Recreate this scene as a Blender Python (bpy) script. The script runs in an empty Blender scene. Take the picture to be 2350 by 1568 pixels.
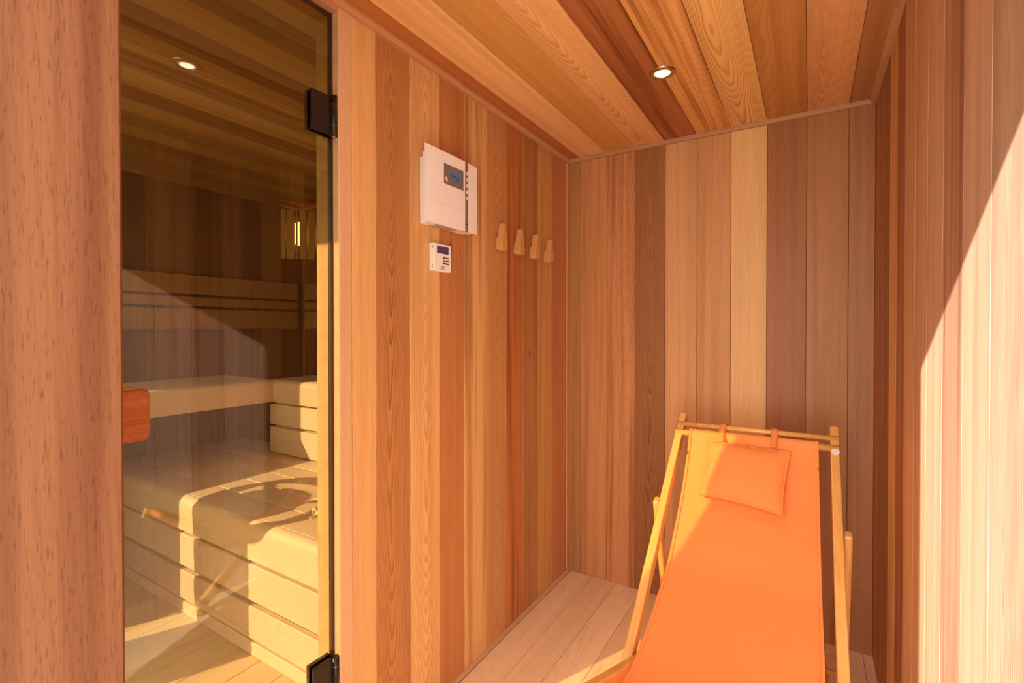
import bpy, math, random
from mathutils import Vector, Matrix
C = bpy.context.scene.collection
SC = bpy.context.scene
R = math.radians

# ------------------------------------------------------------------ camera
FPX = 1110.0; YAW = 31.6; PITCH = 0.5; CAMZ = 1.247
cam_d = bpy.data.cameras.new('camera'); cam = bpy.data.objects.new('camera', cam_d); C.objects.link(cam)
cam_d.sensor_fit = 'HORIZONTAL'; cam_d.sensor_width = 36.0
cam_d.lens = 36.0 * FPX / 2350.0
cam_d.shift_y = -(784.0 - (755.0 + FPX * math.tan(R(PITCH)))) / 2350.0
cam.location = (0, 0, CAMZ); cam.rotation_euler = (R(90 - PITCH), 0, R(YAW))
cam_d.clip_start = 0.02; cam_d.clip_end = 200
cam_d.dof.use_dof = True; cam_d.dof.focus_distance = 1.9; cam_d.dof.aperture_fstop = 20.0
SC.camera = cam

# ------------------------------------------------------------------ light
SUN_DIR = Vector((0.468, 1.0, -0.572))
sun_d = bpy.data.lights.new('sun', 'SUN'); sun = bpy.data.objects.new('sun', sun_d); C.objects.link(sun)
sun_d.energy = 7.2; sun_d.angle = R(0.55); sun_d.color = (1.0, 0.95, 0.88)
sun.rotation_euler = SUN_DIR.to_track_quat('-Z', 'Y').to_euler(); sun.location = (-3, -6, 4)
W = bpy.data.worlds.new('world'); SC.world = W; W.use_nodes = True
wn = W.node_tree.nodes; wl = W.node_tree.links
bg = wn['Background']
tc = wn.new('ShaderNodeTexCoord'); sp = wn.new('ShaderNodeSeparateXYZ'); rp = wn.new('ShaderNodeValToRGB')
wl.new(tc.outputs['Generated'], sp.inputs[0]); wl.new(sp.outputs['Z'], rp.inputs[0]); wl.new(rp.outputs[0], bg.inputs[0])
rp.color_ramp.elements[0].position = 0.0; rp.color_ramp.elements[0].color = (1.0, 0.90, 0.78, 1)
rp.color_ramp.elements[1].position = 0.6; rp.color_ramp.elements[1].color = (0.80, 0.86, 0.95, 1)
bg.inputs[1].default_value = 3.9
SC.view_settings.view_transform = 'Standard'; SC.view_settings.look = 'None'
SC.view_settings.gamma = 1.0; SC.view_settings.use_curve_mapping = False
SC.view_settings.exposure = 1.2
SC.render.film_transparent = False
cy = SC.cycles
cy.max_bounces = 10; cy.diffuse_bounces = 6; cy.glossy_bounces = 3; cy.transmission_bounces = 4; cy.transparent_max_bounces = 12
cy.use_adaptive_sampling = True; cy.adaptive_threshold = 0.04
cy.use_denoising = True; cy.caustics_reflective = False; cy.caustics_refractive = False
cy.sample_clamp_indirect = 6.0

# ------------------------------------------------------------------ helpers
WPOS = {}
def link(o, parent=None):
    C.objects.link(o)
    if parent is not None:
        o.parent = parent
        o.matrix_parent_inverse = Matrix.Translation(-WPOS[parent.name])
    WPOS[o.name] = Vector((0, 0, 0))
    return o
def thing(name, label, cat, loc, group=None, kind=None):
    o = bpy.data.objects.new(name, None); C.objects.link(o); o.location = loc; WPOS[o.name] = Vector(loc)
    o.empty_display_size = 0.05
    tag(o, label, cat, group, kind)
    return o
def tag(o, label=None, cat=None, group=None, kind=None):
    if label: o['label'] = label
    if cat: o['category'] = cat
    if group: o['group'] = group
    if kind: o['kind'] = kind
    return o

def stadium(yc, zc, r, half, x, upright, n=10):
    # outline with two round ends, in the plane of the left wall
    out = []
    for e in (1, -1):
        for k in range(n + 1):
            a = math.pi * k / n + (0 if e > 0 else math.pi)
            u_, v_ = r * math.cos(a), e * half + r * math.sin(a)
            out.append((x, yc + u_, zc + v_) if upright else (x, yc + v_, zc - u_))
    return out
class MB:
    def __init__(s): s.v = []; s.f = []; s.sm = []
    def add(s, vs, fs, smooth=False):
        n = len(s.v); s.v += [tuple(v) for v in vs]; s.f += [tuple(n + i for i in f) for f in fs]; s.sm += [smooth] * len(fs); return s
    def box(s, x0, x1, y0, y1, z0, z1):
        vs = [(x, y, z) for x in (x0, x1) for y in (y0, y1) for z in (z0, z1)]
        return s.add(vs, [(0, 1, 3, 2), (4, 6, 7, 5), (0, 4, 5, 1), (2, 3, 7, 6), (0, 2, 6, 4), (1, 5, 7, 3)])
    def bar(s, p0, p1, side, w, h):
        # bar from p0 to p1; 'side' axis width w, third axis height h
        p0 = Vector(p0); p1 = Vector(p1); a = (p1 - p0).normalized(); b = Vector(side).normalized(); c = a.cross(b).normalized()
        vs = [p + b * (i * w / 2) + c * (j * h / 2) for p in (p0, p1) for i in (-1, 1) for j in (-1, 1)]
        return s.add(vs, [(0, 1, 3, 2), (4, 6, 7, 5), (0, 4, 5, 1), (2, 3, 7, 6), (0, 2, 6, 4), (1, 5, 7, 3)])
    def prism(s, poly, ext, smooth=False):
        n = len(poly); e = Vector(ext)
        vs = [Vector(p) for p in poly] + [Vector(p) + e for p in poly]
        s.add(vs, [tuple(range(n))[::-1], tuple(range(n, 2 * n))], False)
        b = len(s.v) - 2 * n
        for i in range(n):
            j = (i + 1) % n
            s.f.append((b + i, b + j, b + n + j, b + n + i)); s.sm.append(smooth)
        return s
    def tube(s, pts, r, n=16, caps=True, radii=None):
        pts = [Vector(p) for p in pts]; rings = []
        up = None
        for i, p in enumerate(pts):
            t = (pts[min(i + 1, len(pts) - 1)] - pts[max(i - 1, 0)]).normalized()
            if up is None:
                up = t.orthogonal().normalized()
            up = (up - t * up.dot(t)).normalized(); b = t.cross(up)
            rr = radii[i] if radii else r
            rings.append([p + (up * math.cos(2 * math.pi * k / n) + b * math.sin(2 * math.pi * k / n)) * rr for k in range(n)])
        vs = [v for g in rings for v in g]; fs = []
        for i in range(len(pts) - 1):
            for k in range(n):
                fs.append((i * n + k, i * n + (k + 1) % n, (i + 1) * n + (k + 1) % n, (i + 1) * n + k))
        s.add(vs, fs, True)
        if caps:
            b = len(s.v) - len(vs); m = len(pts) - 1
            s.f.append(tuple(b + k for k in range(n))[::-1]); s.sm.append(False)
            s.f.append(tuple(b + m * n + k for k in range(n))); s.sm.append(False)
        return s
    def lathe(s, prof, c, n=40, axis='Z'):
        vs = []; fs = []
        for (r, z) in prof:
            for k in range(n):
                a = 2 * math.pi * k / n
                vs.append((c[0] + r * math.cos(a), c[1] + r * math.sin(a), c[2] + z))
        for i in range(len(prof) - 1):
            for k in range(n):
                fs.append((i * n + k, i * n + (k + 1) % n, (i + 1) * n + (k + 1) % n, (i + 1) * n + k))
        return s.add(vs, fs, True)
    def torus(s, c, rx, ry, r, n=28, m=10, A=(1, 0, 0), B=(0, 1, 0)):
        A = Vector(A); B = Vector(B); N = A.cross(B).normalized(); c = Vector(c); vs = []; fs = []
        for i in range(n):
            a = 2 * math.pi * i / n; d = (A * math.cos(a) * rx + B * math.sin(a) * ry); dn = d.normalized()
            for k in range(m):
                q = 2 * math.pi * k / m; vs.append(c + d + dn * math.cos(q) * r + N * math.sin(q) * r)
        for i in range(n):
            for k in range(m):
                fs.append((i * m + k, ((i + 1) % n) * m + k, ((i + 1) % n) * m + (k + 1) % m, i * m + (k + 1) % m))
        return s.add(vs, fs, True)
    def grid(s, P, nu, nv, smooth=True):
        vs = [P(i / nu, j / nv) for i in range(nu + 1) for j in range(nv + 1)]
        fs = [(i * (nv + 1) + j, (i + 1) * (nv + 1) + j, (i + 1) * (nv + 1) + j + 1, i * (nv + 1) + j + 1) for i in range(nu) for j in range(nv)]
        return s.add(vs, fs, smooth)
    def build(s, name, mat, parent=None, bevel=0, seg=2, solid=0, sub=0):
        me = bpy.data.meshes.new(name); me.from_pydata(s.v, [], s.f); me.validate()
        for p, q in zip(me.polygons, s.sm): p.use_smooth = q
        me.materials.append(mat)
        import bmesh
        bm = bmesh.new(); bm.from_mesh(me); bmesh.ops.recalc_face_normals(bm, faces=bm.faces); bm.to_mesh(me); bm.free()
        o = bpy.data.objects.new(name, me); link(o, parent)
        if solid:
            m = o.modifiers.new('solid', 'SOLIDIFY'); m.thickness = solid; m.offset = 0
        if bevel:
            m = o.modifiers.new('bevel', 'BEVEL'); m.width = bevel; m.segments = seg; m.limit_method = 'ANGLE'; m.angle_limit = R(40)
        if sub:
            m = o.modifiers.new('sub', 'SUBSURF'); m.levels = sub; m.render_levels = sub
        return o

class WM:
    """wood mesh: boards in one mesh, every vertex carrying its board's own tone and log coordinates"""
    def __init__(s, seed=1): s.v = []; s.f = []; s.tone = []; s.gr = []; s.la = []; s.lb = []; s.sm = []; s.rng = random.Random(seed)
    def params(s, kind):
        r = s.rng
        seed = r.uniform(0, 90)
        if kind == 'cath':  return (r.uniform(-.025, .025), r.uniform(-.07, -.01), r.uniform(190, 260)), (r.uniform(.55, .8), r.uniform(.1, .3), seed)
        if kind == 'line':  return (r.uniform(.15, .3) * r.choice((-1, 1)), r.uniform(.02, .08), r.uniform(170, 240)), (r.uniform(.25, .42), r.uniform(.15, .4), seed)
        if kind == 'streak': return (r.uniform(.1, .3) * r.choice((-1, 1)), r.uniform(.02, .1), r.uniform(180, 260)), (r.uniform(.3, .5), r.uniform(.7, 1.0), seed)
        if kind == 'pale':  return (r.uniform(-.05, .05), r.uniform(.02, .08), r.uniform(150, 220)), (r.uniform(.10, .22), r.uniform(.0, .12), seed)
        return (r.uniform(.05, .3) * r.choice((-1, 1)), r.uniform(.02, .1), r.uniform(160, 240)), (r.uniform(.2, .4), r.uniform(.2, .5), seed)
    def prism(s, poly, a0, a1, O, A, B, Cx, tone, kind='line', par=None, smooth=False):
        O = Vector(O); A = Vector(A); B = Vector(B); Cx = Vector(Cx); n = len(poly); base = len(s.v)
        la, lb = par or s.params(kind)
        ub = sum(p[0] for p in poly) / n; off = 0.0
        for a in (a0, a1):
            for (b, c) in poly:
                s.v.append(tuple(O + A * a + B * b + Cx * c)); s.tone.append(tone + (1.0,)); s.gr.append((b - ub, c, a + off)); s.la.append(la); s.lb.append(lb)
        s.f.append(tuple(base + i for i in range(n))[::-1]); s.sm.append(False)
        s.f.append(tuple(base + n + i for i in range(n))); s.sm.append(False)
        for i in range(n):
            j = (i + 1) % n
            s.f.append((base + i, base + j, base + n + j, base + n + i)); s.sm.append(smooth)
        return s
    def board(s, b0, b1, a0, a1, O, A, B, Cx, tone, kind='line', th=.014, ch=.0011, gap=.0006, par=None):
        poly = [(b0 + gap, -th), (b1 - gap, -th), (b1 - gap, -ch), (b1 - gap - ch, 0), (b0 + gap + ch, 0), (b0 + gap, -ch)]
        return s.prism(poly, a0, a1, O, A, B, Cx, tone, kind, par)
    def box(s, x0, x1, y0, y1, z0, z1, tone, kind='line', along='Z'):
        ax = {'X': ((1, 0, 0), (0, 1, 0), (0, 0, 1), x0, x1, y0, y1, z0, z1), 'Y': ((0, 1, 0), (0, 0, 1), (1, 0, 0), y0, y1, z0, z1, x0, x1),
              'Z': ((0, 0, 1), (1, 0, 0), (0, 1, 0), z0, z1, x0, x1, y0, y1)}[along]
        A, B, Cx, a0, a1, b0, b1, c0, c1 = ax
        k = min(.002, (b1 - b0) * .2, (c1 - c0) * .2)
        poly = [(b0 + k, c0), (b1 - k, c0), (b1, c0 + k), (b1, c1 - k), (b1 - k, c1), (b0 + k, c1), (b0, c1 - k), (b0, c0 + k)]
        return s.prism(poly, a0, a1, (0, 0, 0), A, B, Cx, tone, kind)
    def build(s, name, mat, parent=None):
        me = bpy.data.meshes.new(name); me.from_pydata(s.v, [], s.f)
        for p, q in zip(me.polygons, s.sm): p.use_smooth = q
        me.materials.append(mat)
        import bmesh
        bm = bmesh.new(); bm.from_mesh(me); bmesh.ops.recalc_face_normals(bm, faces=bm.faces); bm.to_mesh(me); bm.free()
        for nm, ty, dat, key in (('tone', 'FLOAT_COLOR', s.tone, 'color'), ('grain', 'FLOAT_VECTOR', s.gr, 'vector'), ('loga', 'FLOAT_VECTOR', s.la, 'vector'), ('logb', 'FLOAT_VECTOR', s.lb, 'vector')):
            at = me.attributes.new(nm, ty, 'POINT'); at.data.foreach_set(key, [x for t in dat for x in t])
        o = bpy.data.objects.new(name, me); link(o, parent)
        return o

# ------------------------------------------------------------------ materials
class NT:
    def __init__(s, name):
        s.m = bpy.data.materials.new(name); s.m.use_nodes = True; s.n = s.m.node_tree.nodes; s.l = s.m.node_tree.links
        s.p = s.n['Principled BSDF']
    def new(s, t, **k):
        x = s.n.new(t)
        for a, b in k.items(): setattr(x, a, b)
        return x
    def set(s, sock, val):
        if hasattr(val, 'is_output') or isinstance(val, bpy.types.NodeSocket): s.l.new(val, sock)
        else: sock.default_value = val
    def math(s, op, a, b=0.0, c=None, clamp=False):
        x = s.new('ShaderNodeMath', operation=op, use_clamp=clamp); s.set(x.inputs[0], a); s.set(x.inputs[1], b)
        if c is not None: s.set(x.inputs[2], c)
        return x.outputs[0]
    def comb(s, x, y, z):
        q = s.new('ShaderNodeCombineXYZ')
        for i, v in enumerate((x, y, z)): s.set(q.inputs[i], v)
        return q.outputs[0]
    def noise(s, vec, scale=1.0, detail=2.0, rough=.5, out=0):
        x = s.new('ShaderNodeTexNoise'); s.l.new(vec, x.inputs['Vector']); x.inputs['Scale'].default_value = scale
        x.inputs['Detail'].default_value = detail; x.inputs['Roughness'].default_value = rough; return x.outputs[out]
    def ramp(s, fac, pts):
        x = s.new('ShaderNodeValToRGB'); e = x.color_ramp.elements
        while len(e) < len(pts): e.new(.5)
        for el, (p, c) in zip(e, pts): el.position = p; el.color = (c, c, c, 1) if not isinstance(c, tuple) else c
        s.l.new(fac, x.inputs[0]); return x.outputs[0]
    def mix(s, fac, a, b, mode='MIX'):
        x = s.new('ShaderNodeMix', data_type='RGBA', blend_type=mode)
        s.set(x.inputs[0], fac); s.set(x.inputs[6], a); s.set(x.inputs[7], b); return x.outputs[2]
    def attr(s, name, col=False):
        x = s.new('ShaderNodeAttribute', attribute_name=name); return x.outputs['Color' if col else 'Vector']
    def sep(s, v):
        x = s.new('ShaderNodeSeparateXYZ'); s.l.new(v, x.inputs[0]); return x.outputs

def wood_mat(name, rough=.5, spec=.35, dark=(.42, .26, .17, 1), streakc=(.50, .36, .28, 1), knots=0.0, pores=0.0, wob=1.0):
    t = NT(name)
    u, d, w = t.sep(t.attr('grain')); cx, cyy, fq = t.sep(t.attr('loga')); rs, ss, sd = t.sep(t.attr('logb'))
    tone = t.attr('tone', True)
    M = t.math
    # slow wander of the log's heart along the board
    n1 = t.noise(t.comb(M('MULTIPLY', u, 7), M('ADD', sd, M('MULTIPLY', d, 7)), M('MULTIPLY', w, 1.6)), 1, 2)
    n2 = t.noise(t.comb(sd, 3.3, M('MULTIPLY', w, 1.3)), 1, 2)
    n3 = t.noise(t.comb(M('MULTIPLY', u, 45), M('ADD', sd, M('MULTIPLY', d, 45)), M('MULTIPLY', w, 7)), 1, 2)
    x = M('ADD', M('SUBTRACT', u, cx), M('MULTIPLY', M('SUBTRACT', n1, .5), .03 * wob))
    y = M('ADD', M('ADD', M('ADD', cyy, d), M('MULTIPLY', w, .045)), M('MULTIPLY', M('SUBTRACT', n2, .5), .06 * wob))
    r = M('SQRT', M('ADD', M('MULTIPLY', x, x), M('MULTIPLY', y, y)))
    rings = M('ADD', M('MULTIPLY', r, fq), M('MULTIPLY', M('SUBTRACT', n3, .5), .5))
    fr = M('FRACT', rings)
    ring = t.ramp(fr, [(0, .0), (.45, .12), (.86, 1.0), (.94, .9), (1, .0)])
    amp = t.ramp(t.noise(t.comb(M('MULTIPLY', u, 20), sd, M('MULTIPLY', w, 1.1)), 1, 2), [(.3, .45), (.7, 1.0)])
    f1 = M('MULTIPLY', M('MULTIPLY', ring, amp), rs)
    st = t.ramp(t.noise(t.comb(M('MULTIPLY', u, 34), M('ADD', sd, M('MULTIPLY', d, 34)), M('MULTIPLY', w, .75)), 1, 4, .6), [(.44, .0), (.64, 1.0)])
    f2 = M('MULTIPLY', st, ss)
    fib = t.noise(t.comb(M('MULTIPLY', u, 620), M('ADD', sd, M('MULTIPLY', d, 620)), M('MULTIPLY', w, 11)), 1, 3, .6)
    band = t.noise(t.comb(M('MULTIPLY', u, 11), sd, M('MULTIPLY', w, .5)), 1, 2)
    c = t.mix(f1, tone, t.mix(1.0, tone, dark, 'MULTIPLY'))
    c = t.mix(f2, c, t.mix(1.0, c, streakc, 'MULTIPLY'))
    k = M('ADD', M('ADD', M('MULTIPLY', M('SUBTRACT', fib, .5), .28), M('MULTIPLY', M('SUBTRACT', band, .5), .40)), 1.0)
    kk = t.comb(k, M('POWER', k, 1.25), M('POWER', k, 1.45))
    c = t.mix(1.0, c, kk, 'MULTIPLY')
    if pores:
        pv = t.noise(t.comb(M('MULTIPLY', u, 850), M('ADD', sd, M('MULTIPLY', d, 850)), M('MULTIPLY', w, 95)), 1, 1)
        pf = M('MULTIPLY', t.ramp(pv, [(.60, .0), (.70, 1.0)]), pores)
        c = t.mix(pf, c, t.mix(1.0, c, (.45, .30, .26, 1), 'MULTIPLY'))
    if knots:
        vo = t.new('ShaderNodeTexVoronoi', feature='F1'); t.l.new(t.comb(M('MULTIPLY', u, 9), M('MULTIPLY', sd, 7.1), M('MULTIPLY', w, 3.2)), vo.inputs['Vector']); vo.inputs['Scale'].default_value = 1.0
        rare = t.ramp(t.sep(vo.outputs['Color'])[0], [(1 - knots - .001, .0), (1 - knots, 1.0)])
        kf = t.ramp(vo.outputs['Distance'], [(.035, 1.0), (.07, .25), (.16, .0)])
        kf = M('MULTIPLY', kf, rare)
        c = t.mix(M('MULTIPLY', kf, .75), c, t.mix(1.0, c, (.30, .16, .10, 1), 'MULTIPLY'))
    t.l.new(c, t.p.inputs['Base Color'])
    t.p.inputs['Roughness'].default_value = rough; t.p.inputs['Specular IOR Level'].default_value = spec
    bp = t.new('ShaderNodeBump'); bp.inputs['Strength'].default_value = .12; bp.inputs['Distance'].default_value = .001
    t.l.new(M('ADD', f1, M('MULTIPLY', fib, .8)), bp.inputs['Height']); t.l.new(bp.outputs[0], t.p.inputs['Normal'])
    return t.m

def plain(name, col, rough=.5, spec=.5, metal=0.0, var=.04, scale=40, emit=None, coat=0.0):
    t = NT(name); tcn = t.new('ShaderNodeTexCoord')
    n = t.noise(tcn.outputs['Object'], scale, 3)
    k = t.math('ADD', t.math('MULTIPLY', t.math('SUBTRACT', n, .5), var * 2), 1.0)
    c = t.mix(1.0, tuple(col) + (1,), t.comb(k, k, k), 'MULTIPLY')
    t.l.new(c, t.p.inputs['Base Color']); t.p.inputs['Roughness'].default_value = rough
    t.p.inputs['Specular IOR Level'].default_value = spec; t.p.inputs['Metallic'].default_value = metal
    t.p.inputs['Coat Weight'].default_value = coat
    if emit:
        t.p.inputs['Emission Color'].default_value = tuple(emit[0]) + (1,); t.p.inputs['Emission Strength'].default_value = emit[1]
    return t.m

def honey_mat():
    t = NT('varnished_beech'); tcn = t.new('ShaderNodeTexCoord')
    mp = t.new('ShaderNodeMapping'); mp.inputs['Scale'].default_value = (120, 14, 14); t.l.new(tcn.outputs['Object'], mp.inputs[0])
    n = t.noise(mp.outputs[0], 1, 3, .6)
    c = t.mix(t.ramp(n, [(.35, .0), (.7, 1.0)]), (.82, .46, .135, 1), (.70, .35, .085, 1))
    t.l.new(c, t.p.inputs['Base Color']); t.p.inputs['Roughness'].default_value = .38; t.p.inputs['Coat Weight'].default_value = .25
    t.p.inputs['Coat Roughness'].default_value = .25
    return t.m

def fabric_mat():
    t = NT('orange_canvas'); tcn = t.new('ShaderNodeTexCoord')
    w1 = t.new('ShaderNodeTexWave', wave_type='BANDS', bands_direction='X'); w1.inputs['Scale'].default_value = 420
    w2 = t.new('ShaderNodeTexWave', wave_type='BANDS', bands_direction='Z'); w2.inputs['Scale'].default_value = 420
    for q in (w1, w2): t.l.new(tcn.outputs['Object'], q.inputs['Vector'])
    h = t.math('ADD', w1.outputs['Fac'], w2.outputs['Fac'])
    n = t.noise(tcn.outputs['Object'], 260, 2)
    c = t.mix(n, (.90, .28, .07, 1), (.97, .34, .10, 1))
    t.l.new(c, t.p.inputs['Base Color']); t.p.inputs['Roughness'].default_value = .8; t.p.inputs['Specular IOR Level'].default_value = .2
    t.p.inputs['Sheen Weight'].default_value = .15; t.p.inputs['Sheen Tint'].default_value = (1, .6, .3, 1)
    bp = t.new('ShaderNodeBump'); bp.inputs['Strength'].default_value = .1; bp.inputs['Distance'].default_value = .0006
    t.l.new(h, bp.inputs['Height']); t.l.new(bp.outputs[0], t.p.inputs['Normal'])
    return t.m

def glass_mat(name, tint, ior, scale=1.0):
    t = NT(name); t.n.remove(t.p)
    out = t.n['Material Output']
    tr = t.new('ShaderNodeBsdfTransparent'); tr.inputs[0].default_value = tuple(tint) + (1,)
    gl = t.new('ShaderNodeBsdfGlossy'); gl.inputs['Roughness'].default_value = 0.0; gl.inputs['Color'].default_value = (1, 1, 1, 1)
    fr = t.new('ShaderNodeFresnel'); fr.inputs['IOR'].default_value = ior
    geo = t.new('ShaderNodeNewGeometry')
    fac = t.math('MULTIPLY', t.math('MULTIPLY', fr.outputs[0], scale), t.math('SUBTRACT', 1.0, geo.outputs['Backfacing']))
    mx = t.new('ShaderNodeMixShader'); t.l.new(fac, mx.inputs[0]); t.l.new(tr.outputs[0], mx.inputs[1]); t.l.new(gl.outputs[0], mx.inputs[2])
    t.l.new(mx.outputs[0], out.inputs[0])
    return t.m

def emit_mat(name, col, s):
    t = NT(name); t.p.inputs['Base Color'].default_value = (0, 0, 0, 1)
    t.p.inputs['Emission Color'].default_value = tuple(col) + (1,); t.p.inputs['Emission Strength'].default_value = s
    return t.m

CEDAR = wood_mat('cedar_boards', .48, .30, knots=.10)
PINE = wood_mat('pine_floor_boards', .55, .3, dark=(.62, .42, .30, 1), streakc=(.75, .62, .52, 1), knots=.85)
ASPEN = wood_mat('pale_bench_wood', .55, .3, dark=(.80, .66, .50, 1), streakc=(.85, .75, .65, 1))
MAHOG = wood_mat('mahogany_frame', .45, .35, dark=(.65, .5, .42, 1), streakc=(.62, .46, .40, 1), pores=.6)
HANDLE = wood_mat('red_handle_wood', .5, .3, dark=(.55, .4, .3, 1), streakc=(.5, .4, .3, 1), pores=.6)
PALE = plain('pale_wood', (.68, .52, .335), .55, .3, var=.06, scale=30)
HONEY = honey_mat(); FAB = fabric_mat()
WHITE = plain('white_plastic', (.88, .87, .88), .35, .5, var=.01)
IVORY = plain('ivory_plastic', (.86, .83, .78), .4, .5, var=.01)
GREYP = plain('taupe_panel', (.20, .155, .12), .35, .5, var=.02)
DARKP = plain('dark_print', (.03, .022, .018), .5, .4, var=.02)
LCD = plain('blue_lcd', (.11, .14, .20), .2, .5, var=.15, scale=160, emit=((.10, .18, .34), .06))
LCD2 = plain('violet_lcd', (.06, .03, .10), .2, .5, var=.08, scale=120, emit=((.12, .05, .22), .06))
BUTTON = plain('cream_button', (.86, .74, .58), .35, .5, var=.01)
BLACK = plain('black_hinge_metal', (.022, .016, .014), .32, .5, .3, var=.1)
SEAL = plain('brown_rubber_seal', (.05, .022, .012), .5, .4, var=.1)
STEEL = plain('satin_steel', (.55, .42, .33), .28, .5, 1.0, var=.05)
DISC = plain('lilac_white_disc', (.82, .74, .76), .4, .4, var=.02)
SCREW = plain('dark_screw', (.10, .05, .03), .5, .4, .5, var=.1)
STONE = plain('heater_stone', (.12, .11, .10), .8, .3, var=.4, scale=20)
ROPE = plain('white_cord', (.85, .80, .72), .8, .2, var=.1)
TERR = plain('terrace_stone', (.80, .73, .64), .8, .2, var=.08, scale=3)
OUTER = plain('outer_render', (.55, .48, .42), .8, .2, var=.08, scale=5)
BRONZE = glass_mat('bronze_glass', (.58, .495, .31), 1.72, 1.0)
CLEAR = glass_mat('clear_glass', (.97, .98, .97), 1.5, 1.0)

# wood tones (linear)
L = (.72, .43, .175); Y = (.74, .46, .185); M_ = (.58, .305, .115); Rr = (.50, .205, .075); D = (.33, .145, .05)
B = (.44, .215, .08); P = (.63, .305, .13); K = (.36, .17, .085); PB = (.70, .46, .28); G = (.58, .40, .255)
# ------------------------------------------------------------------ setting
XL, XR, YB, ZC = -1.063, .209, 2.275, 2.11
XS = -3.25; XI = -1.157; ZS = 2.16; YF = .15; YO = -.045

def struct(o, label=None): o['kind'] = 'structure'; 
def S(o): o['kind'] = 'structure'; return o

# anteroom back wall
w = WM(11)
bb = [XL, -.99, -.85, -.71, -.57, -.43, -.291, -.153, -.0125, .1265, XR]
tt = [(B, 'plain'), (Rr and (.58, .285, .115), 'plain'), (P, 'streak'), (D, 'cath'), ((.66, .37, .16), 'line'), ((.58, .30, .125), 'plain'), (Y, 'line'), ((.37, .155, .055), 'plain'), ((.42, .195, .07), 'plain'), ((.40, .185, .075), 'plain')]
for i, (tn, kd) in enumerate(tt): w.board(bb[i], bb[i + 1], 0, ZC + .01, (0, YB, 0), (0, 0, 1), (1, 0, 0), (0, -1, 0), tn, kd)
w.box(XL - .02, XR + .02, YB + .012, YB + .09, -.05, ZC + .05, D, 'plain', 'X')
S(w.build('wall_back', CEDAR))

# left wall (partition, anteroom side)
w = WM(23)
bb = [.896, .982] + [.982 + .1395 * k for k in range(1, 10)] + [2.2615]
tt = [(L, 'line'), ((.50, .235, .085), 'cath'), ((.76, .46, .19), 'cath'), ((.52, .225, .08), 'line'), (L, 'streak'), ((.57, .30, .11), 'cath'), ((.52, .20, .065), 'streak'), ((.46, .225, .085), 'line'), ((.62, .345, .13), 'line'), ((.58, .255, .105), 'plain'), ((.58, .255, .105), 'plain')]
bb = bb[:11] + [2.2615]
for i in range(len(bb) - 1):
    tn, kd = tt[i]; w.board(bb[i], bb[i + 1], 0, ZC + .01, (XL, 0, 0), (0, 0, 1), (0, 1, 0), (1, 0, 0), tn, kd)
w.box(XI, XL - .013, .896, YB + .02, -.05, ZS + .05, D, 'plain', 'Z')
w.box(XL - .012, XL + .0015, 2.262, YB + .001, 0, ZC + .01, L, 'plain', 'Z')
S(w.build('wall_left', CEDAR))

# right wall
w = WM(31)
bb = [-.045, .06] + [.20 + .14 * k for k in range(0, 15)] + [YB]
tt = [L, M_, L, P, M_, (.56, .37, .25), (.50, .34, .235), (.60, .385, .26), (.50, .275, .175), (.62, .39, .25), (.55, .33, .19), (.64, .39, .20), (.40, .175, .09), L, (.32, .155, .07), (.40, .19, .10), (.46, .20, .10), (.42, .18, .09)]
for i in range(len(bb) - 1):
    w.board(bb[i], bb[i + 1], 0, ZC + .01, (XR, 0, 0), (0, 0, 1), (0, 1, 0), (-1, 0, 0), tt[i % len(tt)], ['line', 'plain', 'line', 'streak', 'plain', 'line', 'cath', 'line', 'streak'][i % 9])
w.box(XR + .013, XR + .12, YO, YB + .09, -.05, ZS + .05, D, 'plain', 'Z')
S(w.build('wall_right', CEDAR))

# anteroom ceiling
w = WM(41)
bb = [XL - .01, -.99, -.85, -.71, -.57, -.43, -.291, -.153, -.0115, .1275, XR + .01]
tt = [((.52, .20, .065), 'plain'), ((.86, .53, .23), 'line'), ((.66, .35, .10), 'plain'), ((.82, .48, .19), 'cath'), ((.42, .155, .05), 'streak'), ((.76, .39, .12), 'streak'), ((.84, .50, .17), 'cath'), ((.54, .25, .07), 'plain'), ((.76, .39, .15), 'cath'), ((.44, .20, .07), 'plain')]
for i, (tn, kd) in enumerate(tt): w.board(bb[i], bb[i + 1], YO + .05, YB + .01, (0, 0, ZC), (0, 1, 0), (1, 0, 0), (0, 0, -1), tn, kd)
w.box(XI, XR + .1, YO, YB + .09, ZC + .013, ZC + .09, D, 'plain', 'Y')
S(w.build('ceiling', CEDAR))

# anteroom floor
w = WM(51)
x = -1.0465; k = 0
FT = (.88, .66, .41)
while x < XR:
    f = w.rng.uniform(.92, 1.06)
    w.board(x, min(x + .1225, XR + .01), YO, YB + .01, (0, 0, 0), (0, 1, 0), (1, 0, 0), (0, 0, 1), tuple(c * f for c in FT), ['pale', 'line', 'pale'][k % 3], th=.02, ch=.0015, gap=.0008); x += .1225; k += 1
w.box(XL - .05, XR + .1, YO, YB + .09, -.08, -.021, D, 'plain', 'Y')
S(w.build('floor', PINE))

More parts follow.
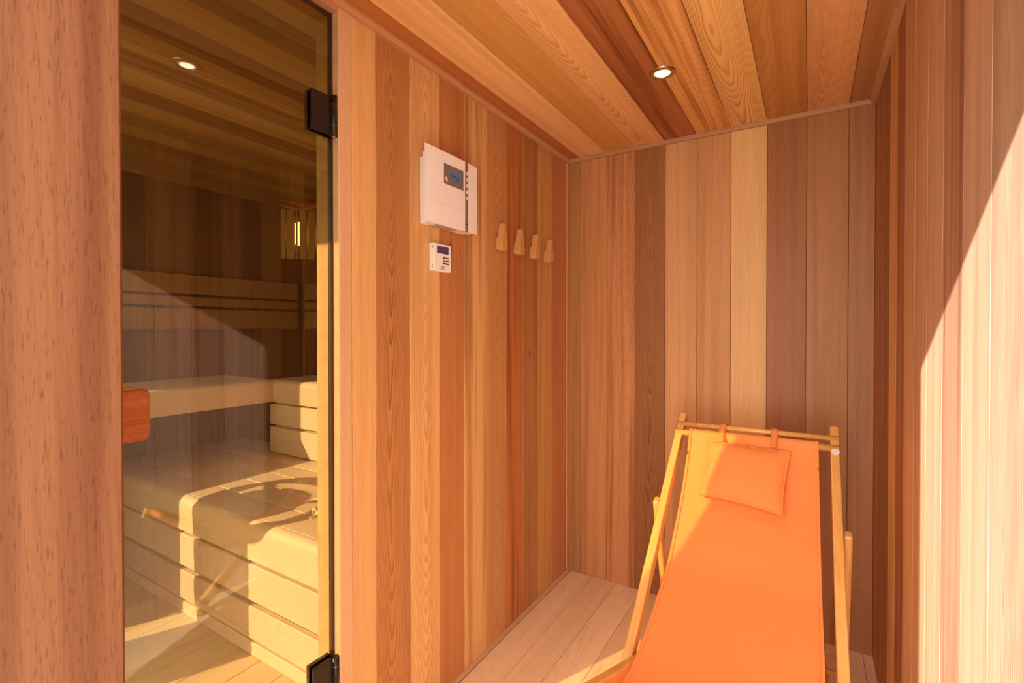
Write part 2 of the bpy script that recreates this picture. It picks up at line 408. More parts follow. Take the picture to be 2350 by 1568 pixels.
# trims: ceiling coving and floor strip
def trim(name, poly, a0, a1, O, A, Bx, Cx, tone, mat=CEDAR, seed=5, kind='plain'):
    w = WM(seed); w.prism(poly, a0, a1, O, A, Bx, Cx, tone, kind); return S(w.build(name, mat))
cove = [(0, 0), (.021, 0), (.021, -.006), (.012, -.016), (.006, -.0165), (0, -.0165)]
trim('trim_1', cove, YF - .1, YB, (XL, 0, ZC), (0, 1, 0), (1, 0, 0), (0, 0, 1), (.56, .30, .135), seed=61)
trim('trim_2', cove, XL, XR, (0, YB, ZC), (1, 0, 0), (0, -1, 0), (0, 0, 1), (.50, .275, .135), seed=62)
trim('trim_3', cove, YF - .1, YB, (XR, 0, ZC), (0, 1, 0), (-1, 0, 0), (0, 0, 1), (.50, .26, .12), seed=63)
trim('trim_4', [(0, 0), (.0165, 0), (.0165, .002), (.009, .006), (0, .007)], .86, YB, (XL, 0, 0), (0, 1, 0), (1, 0, 0), (0, 0, 1), (.62, .40, .23), seed=64)

# sauna door frame (jambs and head), part of the partition
w = WM(71)
JT = (.68, .43, .24)
w.box(XI, XL, .853, .8958, 0, ZS, JT, 'pale', 'Z')
w.box(-1.086, XL - .0005, .06, .09, 0, ZS, JT, 'plain', 'Z')
w.box(XI, XL, .09, .853, 2.086, ZS, (.46, .235, .12), 'line', 'Y')
S(w.build('trim_5', CEDAR))
sb = MB().box(-1.101, -1.0862, .8475, .853, 0, 2.086).box(-1.101, -1.0885, .09, .853, 2.0795, 2.086)
S(sb.build('trim_6', SEAL))

# front wall, left pier, heads
fw = MB()
fw.box(XL, -.46, YO, .12, -.05, ZS + .05)
fw.box(XL, XR + .12, YO, .12, 1.97, ZS + .05)
fw.box(XS - .08, XL, YO, .12, 1.99, ZS + .05)
fw.box(XS - .08, XS, YO, YF - .001, -.05, 1.99)
S(fw.build('wall_front', OUTER))
# mahogany doorway frame
w = WM(81)
w.box(-.4595, -.42, .03, .15, 0, 1.965, (.135, .05, .019), 'streak', 'Z')
o = S(w.build('trim_7', MAHOG)); o['label'] = 'reddish brown mahogany door jamb filling the left foreground'
w = WM(82); w.box(-.42, XR - .001, .03, .15, 1.93, 1.97, (.40, .17, .08), 'streak', 'X'); S(w.build('trim_8', MAHOG))

# sauna room
w = WM(91)
bb = [-.08, .005, .145, .285, .425, .565, .705, .845, .985, 1.125, 1.265, 1.404, 1.541, 1.68, 1.817, 1.953, 2.104, YB]
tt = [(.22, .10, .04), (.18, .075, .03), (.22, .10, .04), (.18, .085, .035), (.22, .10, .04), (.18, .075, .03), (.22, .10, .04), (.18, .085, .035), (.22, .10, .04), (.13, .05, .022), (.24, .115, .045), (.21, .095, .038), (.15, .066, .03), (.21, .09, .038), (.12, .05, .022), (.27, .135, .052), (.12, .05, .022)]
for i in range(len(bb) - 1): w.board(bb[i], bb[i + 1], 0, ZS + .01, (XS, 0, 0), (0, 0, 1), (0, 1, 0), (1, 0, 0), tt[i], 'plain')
w.box(XS - .09, XS - .013, YO, YB + .09, -.05, ZS + .05, D, 'plain', 'Z')
S(w.build('wall_sauna_left', CEDAR))
w = WM(92); x = XS; k = 0
while x < XI - .001:
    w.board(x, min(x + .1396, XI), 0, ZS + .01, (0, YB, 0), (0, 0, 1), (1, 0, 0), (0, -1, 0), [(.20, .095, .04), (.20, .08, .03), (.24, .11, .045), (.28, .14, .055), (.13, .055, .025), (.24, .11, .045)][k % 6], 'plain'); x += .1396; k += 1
w.box(XS - .09, XI, YB + .013, YB + .09, -.05, ZS + .05, D, 'plain', 'X')
S(w.build('wall_sauna_back', CEDAR))
w = WM(93); x = -1.1944; k = 0
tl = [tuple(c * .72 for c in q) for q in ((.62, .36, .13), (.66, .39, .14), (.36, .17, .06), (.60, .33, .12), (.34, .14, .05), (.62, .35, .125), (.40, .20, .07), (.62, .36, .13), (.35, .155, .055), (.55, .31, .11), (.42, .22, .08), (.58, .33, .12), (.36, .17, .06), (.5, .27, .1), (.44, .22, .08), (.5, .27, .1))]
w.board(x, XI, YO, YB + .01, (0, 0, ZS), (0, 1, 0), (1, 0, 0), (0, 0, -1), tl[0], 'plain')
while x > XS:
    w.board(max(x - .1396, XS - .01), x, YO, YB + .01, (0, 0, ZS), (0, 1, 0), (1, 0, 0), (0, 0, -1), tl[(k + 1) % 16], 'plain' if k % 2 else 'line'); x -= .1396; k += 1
w.box(XS - .09, XI, YO, YB + .09, ZS + .013, ZS + .09, D, 'plain', 'Y')
S(w.build('ceiling_sauna', CEDAR))
w = WM(94); x = -3.289; k = 0
while x < XI:
    w.board(x, min(x + .1398, XI), YO, YB, (0, 0, 0), (0, 1, 0), (1, 0, 0), (0, 0, 1), tuple(c * w.rng.uniform(.96, 1.04) for c in (.66, .50, .32)), 'pale', th=.02, ch=.0018, gap=.001); x += .1398; k += 1
w.box(XS - .09, XL, YO, YB, -.08, -.021, D, 'plain', 'Y')
S(w.build('floor_sauna', ASPEN))
trim('trim_9', [(0, 0), (.022, 0), (.022, -.02), (.012, -.034), (0, -.034)], YO + .2, YB, (XS, 0, ZS), (0, 1, 0), (1, 0, 0), (0, 0, 1), (.32, .14, .06), seed=95)
trim('trim_10', [(0, 0), (.022, 0), (.022, -.02), (.012, -.034), (0, -.034)], XS, XI, (0, YB, ZS), (1, 0, 0), (0, -1, 0), (0, 0, 1), (.32, .14, .06), seed=96)
# sauna front window
t1 = thing('window_1', 'tall clear window in the front of the sauna', None, (-1.97, .05, 0), kind='structure')
fm = MB().box(XS, XS + .02, 0, .1, 0, 1.99).box(-1.104, XL, 0, .061, 0, 1.99).box(XS + .02, -1.104, 0, .1, 1.98, 1.99).box(XS + .02, -1.104, 0, .1, 0, .02)
fm.build('window_frame', SEAL, t1)
MB().box(XS + .02, -1.104, .045, .055, .02, 1.98).build('window_pane', CLEAR, t1)
# roof and terrace
S(MB().box(XS - .2, XR + .25, YO - .0, YB + .15, ZS + .1, ZS + .2).build('roof', OUTER))
S(MB().box(-1.3, 6, -9, YO - .002, -.14, -.02).build('terrace', TERR))
S(MB().box(-16, -1.3, -12, YO - .002, -.16, -.04).build('added_dark_lawn', plain('added_lawn_green', (.10, .12, .03), .9, .2, var=.4, scale=9)))  # unseen dark grass, added to weaken ground bounce into the sauna
hr = random.Random(5)
def added_hedge_pt(u_, v_):
    a = v_ * 3; x = -14 + 11 * u_
    y, z = ((-4.6, 2.6 * a) if a < 1 else (-4.6 - .9 * (a - 1), 2.6) if a < 2 else (-5.5, 2.6 * (3 - a)))
    return (x, y + .10 * math.sin(x * 7.3 + z * 5) * math.sin(z * 9 + x), z - .04 + .07 * math.sin(x * 9 + y * 6))
S(MB().grid(added_hedge_pt, 120, 42).build('added_skylight_hedge', plain('added_hedge_green', (.05, .075, .02), .9, .2, var=.7, scale=22)))  # unseen hedge, invented to block low skylight from the sauna window

# ------------------------------------------------------------------ sauna glass door
HX, HY = -1.085, .853
dr = thing('door_1', 'frameless bronze glass sauna door with black hinges and wooden handle', None, (HX, HY, 0), kind='structure')
MB().box(HX - .008, HX, .0625, .8465, .012, 2.076).build('glass_pane', BRONZE, dr)
def hinge(z0, z1):
    h = MB().box(HX + .001, HX + .011, .782, .838, z0, z1 - .002).build('hinge', BLACK, dr, bevel=.002)
    MB().box(HX - .022, HX - .010, .782, .845, z0, z1 - .002).build('hinge_back_plate', BLACK, h, bevel=.002)
    MB().tube([(HX + .0145, .8445, z0 - .004), (HX + .0145, .8445, z1)], .0088, 24).build('knuckle', BLACK, h)
    for q in (.24, .76):
        zz = z0 + (z1 - z0) * q
        MB().torus((HX + .0145, .8445, zz), .0088, .0088, .0006, 24, 6).build('knuckle_ring', STEEL, h)
    MB().lathe([(0, -.0055), (.004, -.005), (.0045, -.004)], (HX + .0145, .8445, z0), 16).build('pin_end', STEEL, h)
hinge(1.757, 1.861); hinge(.274, .375)
def handle(x0, x1, y1, z0, z1, seed):
    w = WM(seed); r = .012; poly = []
    for (cy_, cz_, a0) in ((y1 - r, z1 - r, 0), (.25 + r, z1 - r, 90), (.25 + r, z0 + r, 180), (y1 - r, z0 + r, 270)):
        for q in range(5):
            a = R(a0 + q * 22.5); poly.append((cy_ + r * math.cos(a), cz_ + r * math.sin(a)))
    base = len(w.v); la, lb = w.params('streak'); n = len(poly); rows = [(x0, 0), (x1 - .004, 0), (x1 - .0012, .0018), (x1, .004)]
    for (xx, ins) in rows:
        for (yy, zz) in poly:
            cy2, cz2 = (.25 + y1) / 2, (z0 + z1) / 2
            fy = 1 - ins / ((y1 - .25) / 2); fz = 1 - ins / ((z1 - z0) / 2)
            w.v.append((xx, cy2 + (yy - cy2) * fy, cz2 + (zz - cz2) * fz)); w.tone.append((.44, .14, .05, 1)); w.gr.append((zz, xx, yy)); w.la.append(la); w.lb.append(lb)
    for i in range(len(rows) - 1):
        for k in range(n):
            w.f.append((i * n + k, i * n + (k + 1) % n, (i + 1) * n + (k + 1) % n, (i + 1) * n + k)); w.sm.append(False)
    w.f.append(tuple(range(n))); w.sm.append(False); w.f.append(tuple((len(rows) - 1) * n + k for k in range(n))); w.sm.append(False)
    return w.build('handle', HANDLE, dr)
handle(HX + .0, HX + .032, .421, 1.0365, 1.135, 101)
handle(HX - .045, HX - .009, .414, 1.037, 1.134, 102)
dr.rotation_euler = (0, 0, R(-1.3))

# ------------------------------------------------------------------ sauna benches
PT = (.66, .50, .42)
def nose(b_len, th, r=.03, n=6):
    # profile with rounded upper front edge: b = depth (0 is the front), c = height (0 is the top)
    p = [(b_len, 0)] + [(r - r * math.sin(R(90 * k / n)), -r + r * math.cos(R(90 * k / n))) for k in range(n + 1)] + [(0, -th), (b_len, -th)]
    return p
def bench_board(parent, name, poly, a0, a1, O, A, Bx, Cx, seed, f=1.0, kind='pale', smooth=False):
    w = WM(seed); w.prism(poly, a0, a1, O, A, Bx, Cx, tuple(c * f for c in PT), kind, smooth=False); return w.build(name, ASPEN, parent)
def flat(b0, b1, c0, c1, k=.003): return [(b0 + k, c0), (b1 - k, c0), (b1, c0 - k), (b1, c1 + k), (b1 - k, c1), (b0 + k, c1), (b0, c1 + k), (b0, c0 - k)]
ZU = .948; ZL = .518
ub = thing('sauna_bench', 'pale upper sauna bench running along the far wall behind the glass', 'bench', (-2.95, 1.0, 0), 'pale wooden sauna benches')
bench_board(ub, 'front_rail', nose(.034, .128, .02), .30, 1.68, (-2.68, 0, ZU), (0, 1, 0), (-1, 0, 0), (0, 0, 1), 111)
for k in range(5):
    bench_board(ub, 'seat_slat', flat(.036 + k * .105, .036 + k * .105 + .098, 0, -.026), .30, 1.68, (-2.68, 0, ZU), (0, 1, 0), (-1, 0, 0), (0, 0, 1), 112 + k)
MB().box(XS + .002, -2.684, .302, .32, .001, .921).build('end_panel', PALE, ub)
for yy in (.35, .95): MB().box(-3.22, -2.72, yy, yy + .04, .82, .922).build('bearer', PALE, ub)
bb_ = thing('sauna_bench', 'pale upper sauna bench against the rear wall with three stacked front boards', 'bench', (-2.0, 1.95, 0), 'pale wooden sauna benches')
bench_board(bb_, 'front_rail', nose(.034, .130, .03), -2.715, XI - .001, (0, 1.68, ZU), (1, 0, 0), (0, 1, 0), (0, 0, 1), 121)
bench_board(bb_, 'front_board', flat(.004, .03, -.143, -.262), -2.715, XI - .001, (0, 1.68, ZU), (1, 0, 0), (0, 1, 0), (0, 0, 1), 122)
bench_board(bb_, 'front_board', flat(.004, .03, -.277, -.425), -2.715, XI - .001, (0, 1.68, ZU), (1, 0, 0), (0, 1, 0), (0, 0, 1), 123)
for k in range(5):
    bench_board(bb_, 'seat_slat', flat(.036 + k * .11, .036 + k * .11 + .103, 0, -.026), XS + .02 if k > 9 else -2.715, XI - .001, (0, 1.68, ZU), (1, 0, 0), (0, 1, 0), (0, 0, 1), 124 + k)
MB().box(-2.70, XI - .001, 1.712, 1.725, ZL + .002, .92).build('backing_panel', PALE, bb_)
lb = thing('sauna_bench', 'pale lower sauna bench with rounded front edge, standing on the floor behind the glass', 'bench', (-2.0, 1.3, 0), 'pale wooden sauna benches')
bench_board(lb, 'front_rail', nose(.036, .143, .034, 8), XS + .002, XI - .001, (0, 1.03, ZL), (1, 0, 0), (0, 1, 0), (0, 0, 1), 131)
bench_board(lb, 'front_board', flat(.004, .03, -.163, -.303, .004), XS + .002, XI - .001, (0, 1.03, ZL), (1, 0, 0), (0, 1, 0), (0, 0, 1), 132)
bench_board(lb, 'front_board', flat(.004, .03, -.323, -.448, .004), XS + .002, XI - .001, (0, 1.03, ZL), (1, 0, 0), (0, 1, 0), (0, 0, 1), 133)
bench_board(lb, 'plinth_board', flat(.012, .03, -.466, -.517, .003), XS + .002, XI - .001, (0, 1.03, ZL), (1, 0, 0), (0, 1, 0), (0, 0, 1), 134)
for k in range(6):
    bench_board(lb, 'seat_slat', flat(.0375 + k * .127, .0375 + k * .127 + .1245, 0, -.026), XS + .002, XI - .001, (0, 1.03, ZL), (1, 0, 0), (0, 1, 0), (0, 0, 1), 135 + k)
MB().box(XS + .002, XI - .001, 1.062, 1.07, .001, .49).build('backing_panel', PALE, lb)

BT = (.30, .155, .06)
def backrest(label, A, Bx, O, a0, a1, seed):
    t = thing('slatted_wall_rest', label, 'backrest', tuple(Vector(O) + Vector(A) * (a0 + a1) / 2 + Vector((0, 0, 1.25))), 'slatted sauna backrests')
    for i, (z0, z1) in enumerate(((1.458, 1.575), (1.387, 1.442), (1.245, 1.371))):
        w = WM(seed + i); w.prism(flat(z0, z1, .045, .023), a0, a1, O, A, (0, 0, 1), Bx, BT, 'plain'); w.build('backrest_board', ASPEN, t)
    for q in (.15, .55, .9):
        a = a0 + (a1 - a0) * q
        p = Vector(O) + Vector(A) * a; b = p + Vector(Bx) * .0225
        mb = MB(); mb.bar(p + Vector(Bx) * .0118 + Vector((0, 0, 1.26)), p + Vector(Bx) * .0118 + Vector((0, 0, 1.56)), A, .035, .0215); mb.build('batten', SEAL, t)
backrest('three board wooden backrest on the far sauna wall, left of the dark corner', (0, 1, 0), (1, 0, 0), (XS, 0, 0), .27, 2.205, 141)
backrest('short visible stretch of wooden backrest on the rear sauna wall, right of the dark corner', (1, 0, 0), (0, -1, 0), (0, YB, 0), -3.16, XI - .002, 145)

# corner lamp
lp = thing('corner_lamp', 'wooden slatted sauna corner lamp with glowing slits under the sauna ceiling', 'lamp', (-3.18, 2.2, 1.75))
p0 = Vector((XS + .012, 2.10, 0)); p1 = Vector((-3.085, YB - .012, 0)); dv = p1 - p0; nn = Vector((dv.y, -dv.x, 0)).normalized()
for i, (q0, q1) in enumerate(((0, .115), (.15, .375), (.42, .475), (.535, .76), (.80, 1.0))):
    w = WM(150 + i); w.prism([(q0 * dv.length, 0), (q1 * dv.length, 0), (q1 * dv.length, -.01), (q0 * dv.length, -.01)], 1.755, 2.11, p0, (0, 0, 1), dv.normalized(), nn, (.40, .25, .09), 'plain'); w.build('shade_slat', CEDAR, lp)
for z in (1.80, 2.07): MB().bar(p0 + Vector((0, 0, z)) - nn * .016, p1 + Vector((0, 0, z)) - nn * .016, (0, 0, 1), .02, .012).build('shade_bracket', SEAL, lp)
bc = (p0 + p1) / 2 - nn * .05
MB().tube([bc + Vector((0, 0, 1.86)), bc + Vector((0, 0, 1.87)), bc + Vector((0, 0, 2.02)), bc + Vector((0, 0, 2.03))], .03, 16, radii=[.012, .03, .03, .012]).build('bulb', emit_mat('warm_bulb', (1, .55, .16), 7.0), lp)

# heater standing at the window side
ht = thing('sauna_heater', 'round stone filled tower heater with wooden guard ring', 'heater', (-2.29, .45, 0))
rg = random.Random(7)
def tower(u_, v_):
    a = u_ * 2 * math.pi; r = .182 + .008 * math.sin(a * 17 + v_ * 31) * math.sin(v_ * 70 + a * 3)
    return (-2.29 + r * math.cos(a), .45 + r * math.sin(a), .001 + v_ * .93)
MB().grid(tower, 72, 60).lathe([(.18, .93), (.12, .97), (0, .985)], (-2.29, .45, 0), 36).build('stone_column', STONE, ht)
MB().lathe([(.255, .93), (.30, .93), (.30, .975), (.255, .975), (.255, .93)], (-2.29, .45, 0), 48).build('guard_ring', PALE, ht)
for k in range(3):
    a = R(30 + 120 * k); MB().bar((-2.29 + .17 * math.cos(a), .45 + .17 * math.sin(a), .95), (-2.29 + .27 * math.cos(a), .45 + .27 * math.sin(a), .95), (0, 0, 1), .02, .02).build('guard_bracket', SEAL, ht)

# ladle end behind the jamb
ld = thing('sauna_ladle', 'round end of a wooden ladle with white cord, peeking past the sauna door jamb', 'ladle', (-1.60, 1.2, ZL))
MB().torus((-1.628, 1.19, .538), .0105, .0125, .0055, 24, 10, (.8, .2, .1), (.1, -.2, 1)).tube([(-1.617, 1.192, .537), (-1.45, 1.24, .534), (-1.30, 1.30, .56)], .007, 12).build('ladle_handle', PALE, ld)
MB().lathe([(0, 0), (.03, .003), (.042, .02), (.045, .045), (.043, .045), (.038, .02), (0, .008)], (-1.26, 1.315, ZL + .003), 24).build('ladle_bowl', PALE, ld)
MB().tube([(-1.628, 1.182, .523), (-1.634, 1.175, .5225), (-1.636, 1.165, .5225)], .002, 8).tube([(-1.62, 1.183, .522), (-1.622, 1.174, .5225), (-1.62, 1.162, .5225)], .002, 8).build('cord', ROPE, ld)

# ------------------------------------------------------------------ downlights
def downlight(x, y, label):
    t = thing('downlight', label, 'ceiling light', (x, y, ZC), 'recessed ceiling downlights')
    MB().lathe([(.043, 0), (.0425, -.002), (.038, -.0045), (.030, -.0055), (.028, -.004), (.0275, -.0015)], (x, y, ZC), 48).build('bezel', STEEL, t)
    MB().lathe([(.0275, -.0012), (.024, -.0042), (.0215, -.0048), (.021, -.0035)], (x, y, ZC), 48).build('glass_rim', plain('lens_rim', (.9, .75, .5), .2, .5, var=.01, emit=((1, .70, .38), .5)), t)
    MB().lathe([(.021, -.0036), (.014, -.0048), (0, -.005)], (x, y, ZC), 40).build('lens', emit_mat('lamp_lens', (1, .84, .58), 6.0), t)
    sd = bpy.data.lights.new('downlight_beam', 'SPOT'); so = bpy.data.objects.new('downlight_beam', sd); C.objects.link(so)
    sd.energy = 5.0; sd.color = (1, .72, .42); sd.spot_size = R(80); sd.spot_blend = .7; sd.shadow_soft_size = .02
    so.parent = t; so.location = (0, 0, -.012)
downlight(-.426, 1.659, 'round steel ceiling downlight glowing warm in front of the rear cedar wall')
downlight(-.44, .765, 'ceiling downlight seen only as a reflection in the sauna door glass')

# ------------------------------------------------------------------ control panel
cp = thing('sauna_control_unit', 'white wall control unit with blue display and a column of buttons', 'control panel', (XL, 1.26, 1.58))
MB().box(XL + .0006, XL + .022, 1.164, 1.385, 1.583, 1.797).build('back_housing', WHITE, cp, bevel=.003)
MB().box(XL + .022, XL + .0545, 1.151, 1.389, 1.581, 1.806).build('housing', WHITE, cp, bevel=.003)
def cover(y0, y1, name):
    def xx(y): return -1.002 - .004 * max(0, (y - 1.30) / .095) ** 2 - .001 * max(0, (1.18 - y) / .055) ** 2
    n = 8; poly = [(xx(y0 + (y1 - y0) * i / n), y0 + (y1 - y0) * i / n, 1.5795) for i in range(n + 1)] + [(XL + .0545, y1, 1.5795), (XL + .0545, y0, 1.5795)]
    return MB().prism(poly, (0, 0, .2375)).build(name, WHITE, cp)
c1 = cover(1.1275, 1.3245, 'front_cover'); cover(1.3435, 1.399, 'side_cover')
MB().box(XL + .047, -1.0035, 1.3245, 1.3435, 1.5805, 1.816).build('button_strip', GREYP, cp)
st_ = [o for o in cp.children if o.name.startswith('button_strip')][0]
for k in range(5):
    z = 1.783 - k * .0212
    MB().prism(stadium(1.3365, z - .00325, .0031, .00325, -1.0036, True), (.0016, 0, 0)).build('button', BUTTON, st_)
    MB().box(-1.0036, -1.0031, 1.3268, 1.3292, z + .003, z + .0075).box(-1.0036, -1.0031, 1.3268, 1.3292, z + .010, z + .013).build('button_symbol', DARKP, st_)
dsp = MB().box(-1.0035, -1.0012, 1.2115, 1.3135, 1.715, 1.7805).build('display_bezel', GREYP, cp)
MB().box(-1.0014, -1.0008, 1.2365, 1.3065, 1.7335, 1.769).build('display_screen', LCD, dsp)
tx = MB()
for (yy, zz, a, b) in ((1.243, 1.747, .008, .004), (1.258, 1.747, .012, .004), (1.279, 1.747, .012, .004), (1.276, 1.737, .012, .003), (1.258, 1.737, .01, .003), (1.243, 1.737, .006, .003)):
    tx.box(-1.0009, -1.00055, yy, yy + a, zz, zz + b)
tx.build('display_digits', plain('lcd_digits', (.03, .05, .10), .3, .4), dsp)
wv = MB()
for k, (dy, h) in enumerate(((0, .010), (.0045, .016), (.009, .012))):
    z0 = 1.7235 + (.016 - h) / 2; pts = [(-1.0009, 1.2185 + dy + .0018 * math.sin(i / 8 * 2 * math.pi), z0 + h * i / 8) for i in range(9)]
    wv.tube(pts, .0008, 6)
wv.build('wave_symbol', BUTTON, dsp)
MB().box(-1.0025, -1.0018, 1.13, 1.3245, 1.6475, 1.6482).build('lid_seam', plain('seam_line', (.62, .58, .55), .5, .4), cp)
def text(body, size, mat, parent, name, loc, rot, ext=.0003):
    cu = bpy.data.curves.new(name, 'FONT'); cu.body = body; cu.size = size; cu.extrude = ext; cu.align_x = 'CENTER'
    to = bpy.data.objects.new(name + '_src', cu); C.objects.link(to)
    dg = bpy.context.evaluated_depsgraph_get(); me = bpy.data.meshes.new_from_object(to.evaluated_get(dg)); bpy.data.objects.remove(to)
    me.materials.clear(); me.materials.append(mat)
    me.transform(Matrix.Translation(loc) @ rot)
    o = bpy.data.objects.new(name, me); return link(o, parent)
ROTL = Matrix.Rotation(R(90), 4, 'Z') @ Matrix.Rotation(R(90), 4, 'X')   # reads left to right along +Y on a wall that faces +X
text('eos', .0115, DARKP, st_, 'lettering', (-1.0032, 1.334, 1.603), ROTL)
vt = MB()
for k in range(9): vt.box(-1.052 + .002, -1.012, 1.19 + k * .013, 1.196 + k * .013, 1.5803, 1.5808)
vt.build('vent_slots', GREYP, cp)

th = thing('thermostat', 'small cream wall unit with violet display, mounted below the white control unit', 'thermostat', (XL, 1.253, 1.437))
MB().box(XL + .0006, XL + .0225, 1.2085, 1.297, 1.4375, 1.529).build('case', IVORY, th, bevel=.003, seg=3)
MB().box(XL + .0223, XL + .0231, 1.2225, 1.2815, 1.4965, 1.5205).build('display_screen', LCD2, th)
for k in range(3):
    z = 1.4835 - k * .0095
    MB().prism(stadium(1.2675, z, .0026, .012, XL + .0223, False), (.0011, 0, 0)).build('button', DARKP, th)
    bt = [o for o in th.children if o.name.startswith('button')][-1]
    MB().box(XL + .0233, XL + .0236, 1.263, 1.2655, z - .0018, z + .0018).box(XL + .0233, XL + .0236, 1.271, 1.2735, z - .0018, z + .0018).build('button_symbol', IVORY, bt)
pr = MB(); rg = random.Random(3)
def row(y0, y1, z, h):
    y = y0
    while y < y1:
        wd = rg.uniform(.0012, .0028); pr.box(XL + .0224, XL + .0228, y, min(y + wd, y1), z, z + h * rg.uniform(.6, 1)); y += wd + .0007
row(1.244, 1.262, 1.4515, .0028); row(1.248, 1.259, 1.4475, .0022); row(1.234, 1.273, 1.4440, .0019)
pr.build('fine_print', DARKP, th)
for z3 in ((1.511, 1.515, 1.519), (1.447, 1.451, 1.455)):
    sl = MB()
    for zz in z3: sl.box(XL + .012, XL + .017, 1.2082, 1.2086, zz, zz + .0016)
    sl.build('vent_slots', DARKP, th)

# ------------------------------------------------------------------ coat pegs
PEGC = (.64, .345, .125)
def teardrop(x0, x1, yc, zc, sc, seed, parent, name):
    # rounded at the bottom, narrowing to a blunt tip at the top
    r = .0195 * sc; pts = []
    for k in range(15):
        a = R(188 + k * (164 / 14)); pts.append((yc + r * math.cos(a), zc - .034 * sc + r * math.sin(a)))
    pts += [(yc + .0022, zc + .054 * sc), (yc - .0022, zc + .054 * sc)]
    w = WM(seed); w.prism([(p[1], p[0]) for p in pts], x0, x1, (0, 0, 0), (1, 0, 0), (0, 0, 1), (0, 1, 0), PEGC, 'pale'); 
    # grain runs up the plate
    w.gr = [(v[1] - yc, v[0], v[2]) for v in w.v]
    return w.build(name, CEDAR, parent)
pegl = ['leftmost wooden teardrop coat peg, next to the white control unit', 'second wooden teardrop coat peg from the left on the left wall',
        'third wooden teardrop coat peg from the left on the left wall', 'rightmost wooden teardrop coat peg, half lost against the last planks before the corner']
for k, yy in enumerate((1.610, 1.746, 1.882, 2.018)):
    t = thing('coat_peg', pegl[k], 'coat hook', (XL, yy, 1.60), 'wooden coat pegs on the left wall')
    teardrop(XL + .0006, XL + .014, yy + .001, 1.5855, .46, 160 + k, t, 'back_plate')
    f = teardrop(XL + .014, XL + .041, yy, 1.609, 1.0, 170 + k, t, 'front_plate')
    for zz in (1.600, 1.586): MB().tube([(XL + .0405, yy + .002, zz), (XL + .0414, yy + .002, zz)], .0016, 10).build('screw', SCREW, f)

# ------------------------------------------------------------------ deckchair
dc = thing('deckchair', 'orange canvas sling deckchair with honey coloured wooden frame', 'deckchair', (-.18, 1.45, 0))
def railpt(y, off=0.0):
    # long rail: line rising to the back, off = distance behind its upper front face
    n = Vector((0, -.64, .77)); return Vector((0, y, .9 - .83 * (2 - y))) - n * off
X1L, X1R = -.431, .074
def long_rail(x):
    a = railpt(.968, .021); b = railpt(2.012, .021); a.x = x; b.x = x
    a.z = max(a.z, .0215)
    return MB().bar(a, b, (1, 0, 0), .026, .042).build('back_rail', HONEY, dc, bevel=.004, seg=3)
r1 = long_rail(X1L); r2 = long_rail(X1R)
def seat_rail(x):
    f_ = lambda y: .213 - .41 * (y - 1.576)
    return MB().bar((x, .80, f_(.80) - .006), (x, 2.03, f_(2.03) + .006), (1, 0, 0), .024, .038).build('seat_rail', HONEY, dc, bevel=.004, seg=3)
seat_rail(X1L + .0265); seat_rail(X1R - .0265)
def prop(x):
    return MB().bar((x, 1.885, .10), (x, 1.715, .648), (1, 0, 0), .022, .036).build('prop_leg', HONEY, dc, bevel=.008, seg=4)
prop(X1L - .0255); prop(X1R + .0255)
MB().tube([(X1L - .012, 1.972, .8735), (X1R + .012, 1.972, .8735)], .0095, 20).build('head_rod', HONEY, dc)
MB().tube([(X1L - .012, 1.942, .8465), (X1R + .012, 1.942, .8465)], .0115, 20).build('sling_rod', HONEY, dc)
MB().tube([(X1L - .02, .835, .517), (X1R + .02, .835, .517)], .013, 20).build('front_rod', HONEY, dc)
MB().tube([(X1L - .036, 1.882, .125), (X1R + .036, 1.882, .125)], .0105, 20).build('prop_rod', HONEY, dc)
MB().tube([(X1L, 1.0, .075), (X1R, 1.0, .075)], .011, 20).build('foot_rod', HONEY, dc)
for x in (X1L, X1R):
    s = 1 if x > 0 else -1
    MB().tube([(x - s * .045, 1.300, .300), (x + s * .016, 1.300, .300)], .004, 12).build('pivot_bolt', STEEL, dc)
    MB().tube([(x - s * .016, 1.722, .628), (x + s * .039, 1.722, .628)], .004, 12).build('pivot_bolt', STEEL, dc)
q = railpt(1.925, .002); q.x = X1R + .001; q2 = railpt(1.925, -.0035); q2.x = X1R + .001
MB().tube([q, q2], .0118, 28).build('white_cap', DISC, dc)
# canvas
prof = [(.819, .519), (.821, .530), (.831, .5325), (.850, .521), (.98, .420), (1.1, .378), (1.235, .370), (1.385, .405), (1.585, .480), (1.68, .550), (1.80, .660), (1.882, .765), (1.918, .825), (1.9275, .850), (1.934, .8595), (1.943, .8625), (1.953, .857), (1.957, .845)]
def catmull(P, n):
    out = []
    for i in range(len(P) - 1):
        p0 = P[max(i - 1, 0)]; p1 = P[i]; p2 = P[i + 1]; p3 = P[min(i + 2, len(P) - 1)]
        for k in range(n):
            t = k / n
            out.append(tuple(.5 * (2 * p1[j] + (p2[j] - p0[j]) * t + (2 * p0[j] - 5 * p1[j] + 4 * p2[j] - p3[j]) * t * t + (3 * p1[j] - p0[j] - 3 * p2[j] + p3[j]) * t ** 3) for j in (0, 1)))
    return out + [P[-1]]
cur = catmull(prof, 6); NC = len(cur) - 1
def canvas(u_, v_):
    y, z = cur[round(u_ * NC)]
    xr = .028 + .008 * min(1, max(0, (1.95 - y) / .5)); xl = -.390
    e = (2 * abs(v_ - .5)) ** 8
    sag = math.sin(math.pi * min(1, max(0, (y - .835) / 1.115)))
    return (xl + (xr - xl) * v_, y - .012 * sag * (1 - abs(2 * v_ - 1) ** 2.2) * -.3, z - .010 * sag * (1 - abs(2 * v_ - 1) ** 2.2) + .0012 * e)
cv = MB().grid(canvas, NC, 36).build('canvas_sling', FAB, dc, solid=.0022)
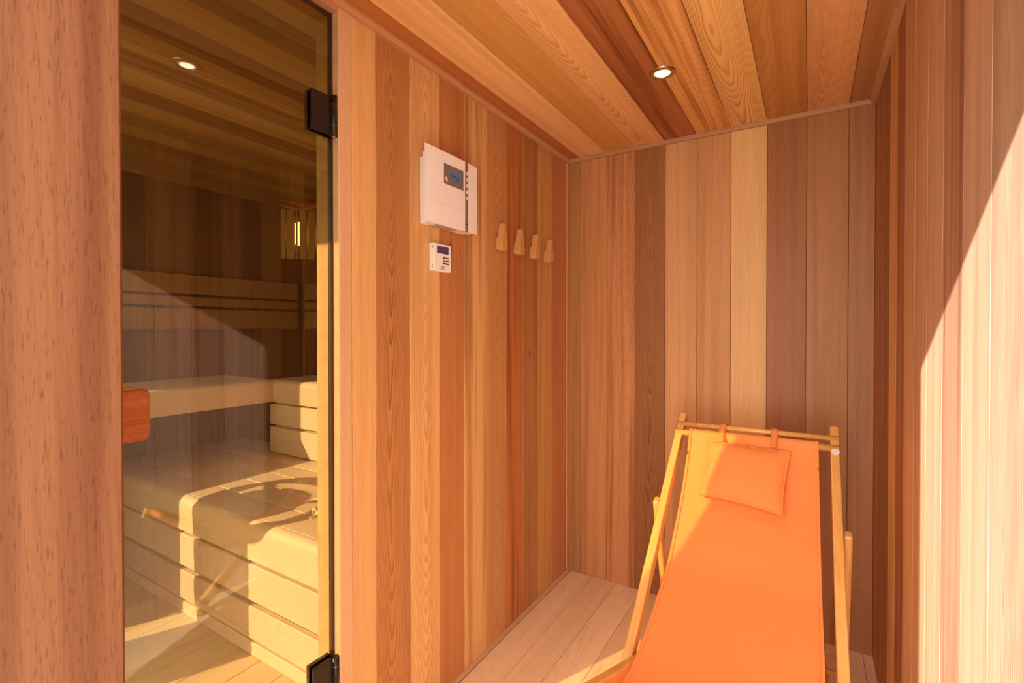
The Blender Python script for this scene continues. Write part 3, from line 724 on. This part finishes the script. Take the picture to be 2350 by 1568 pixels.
for (a, b) in ((.0, .022), (.978, 1.0)):
    def hem(u_, v_):
        p = canvas(u_ * .985 + .005, a + (b - a) * v_); return (p[0], p[1] - .0026, p[2] + .0020)
    MB().grid(hem, NC, 2).build('hem', FAB, cv, solid=.0014)

# head pillow hanging over the head rod
hp = thing('head_pillow', 'small square orange head pillow strapped over the deckchair head rod', 'pillow', (-.19, 1.87, .75))
TLc, TRc, BLc, BRc = Vector((-.318, 1.901, .839)), Vector((-.052, 1.892, .827)), Vector((-.322, 1.770, .673)), Vector((-.071, 1.750, .656))
pn = (TRc - TLc).cross(TLc - BLc).normalized()
if pn.y > 0: pn = -pn
def pil(side):
    def f_(u_, v_):
        x = 2 * u_ - 1; y = 2 * v_ - 1
        pin = .055
        xx = x * (1 - pin * (1 - abs(y) ** 2.5)); yy = y * (1 - pin * (1 - abs(x) ** 2.5))
        U = (xx + 1) / 2; V = (yy + 1) / 2
        p = (BLc * (1 - U) + BRc * U) * (1 - V) + (TLc * (1 - U) + TRc * U) * V
        h = max(0, (1 - abs(x) ** 3.2)) ** .62 * max(0, (1 - abs(y) ** 3.2)) ** .62
        wr = .0012 * math.sin(9 * x + 4 * y) * h
        return p + pn * (side * (.026 * h + wr * .5))
    return f_
MB().grid(pil(1), 36, 30).build('pillow_front', FAB, hp)
MB().grid(pil(-1), 36, 30).build('pillow_back', FAB, hp)
edge = [pil(1)(k / 24, 0) for k in range(25)] + [pil(1)(1, k / 24) for k in range(1, 25)] + [pil(1)(1 - k / 24, 1) for k in range(1, 25)] + [pil(1)(0, 1 - k / 24) for k in range(1, 25)]
MB().tube(edge, .0032, 8, caps=False).build('piping', FAB, hp)
for xs in (-.275, -.104):
    pts = [(1.893, .838), (1.922, .858), (1.948, .8745), (1.960, .8835), (1.972, .8865), (1.982, .8835), (1.9855, .874), (1.984, .855)]
    pts = catmull(pts, 4)
    def st(u_, v_): y, z = pts[round(u_ * (len(pts) - 1))]; return (xs - .0105 + .021 * v_, y - .003, z + .001)
    MB().grid(st, len(pts) - 1, 2).build('strap', FAB, hp, solid=.002)
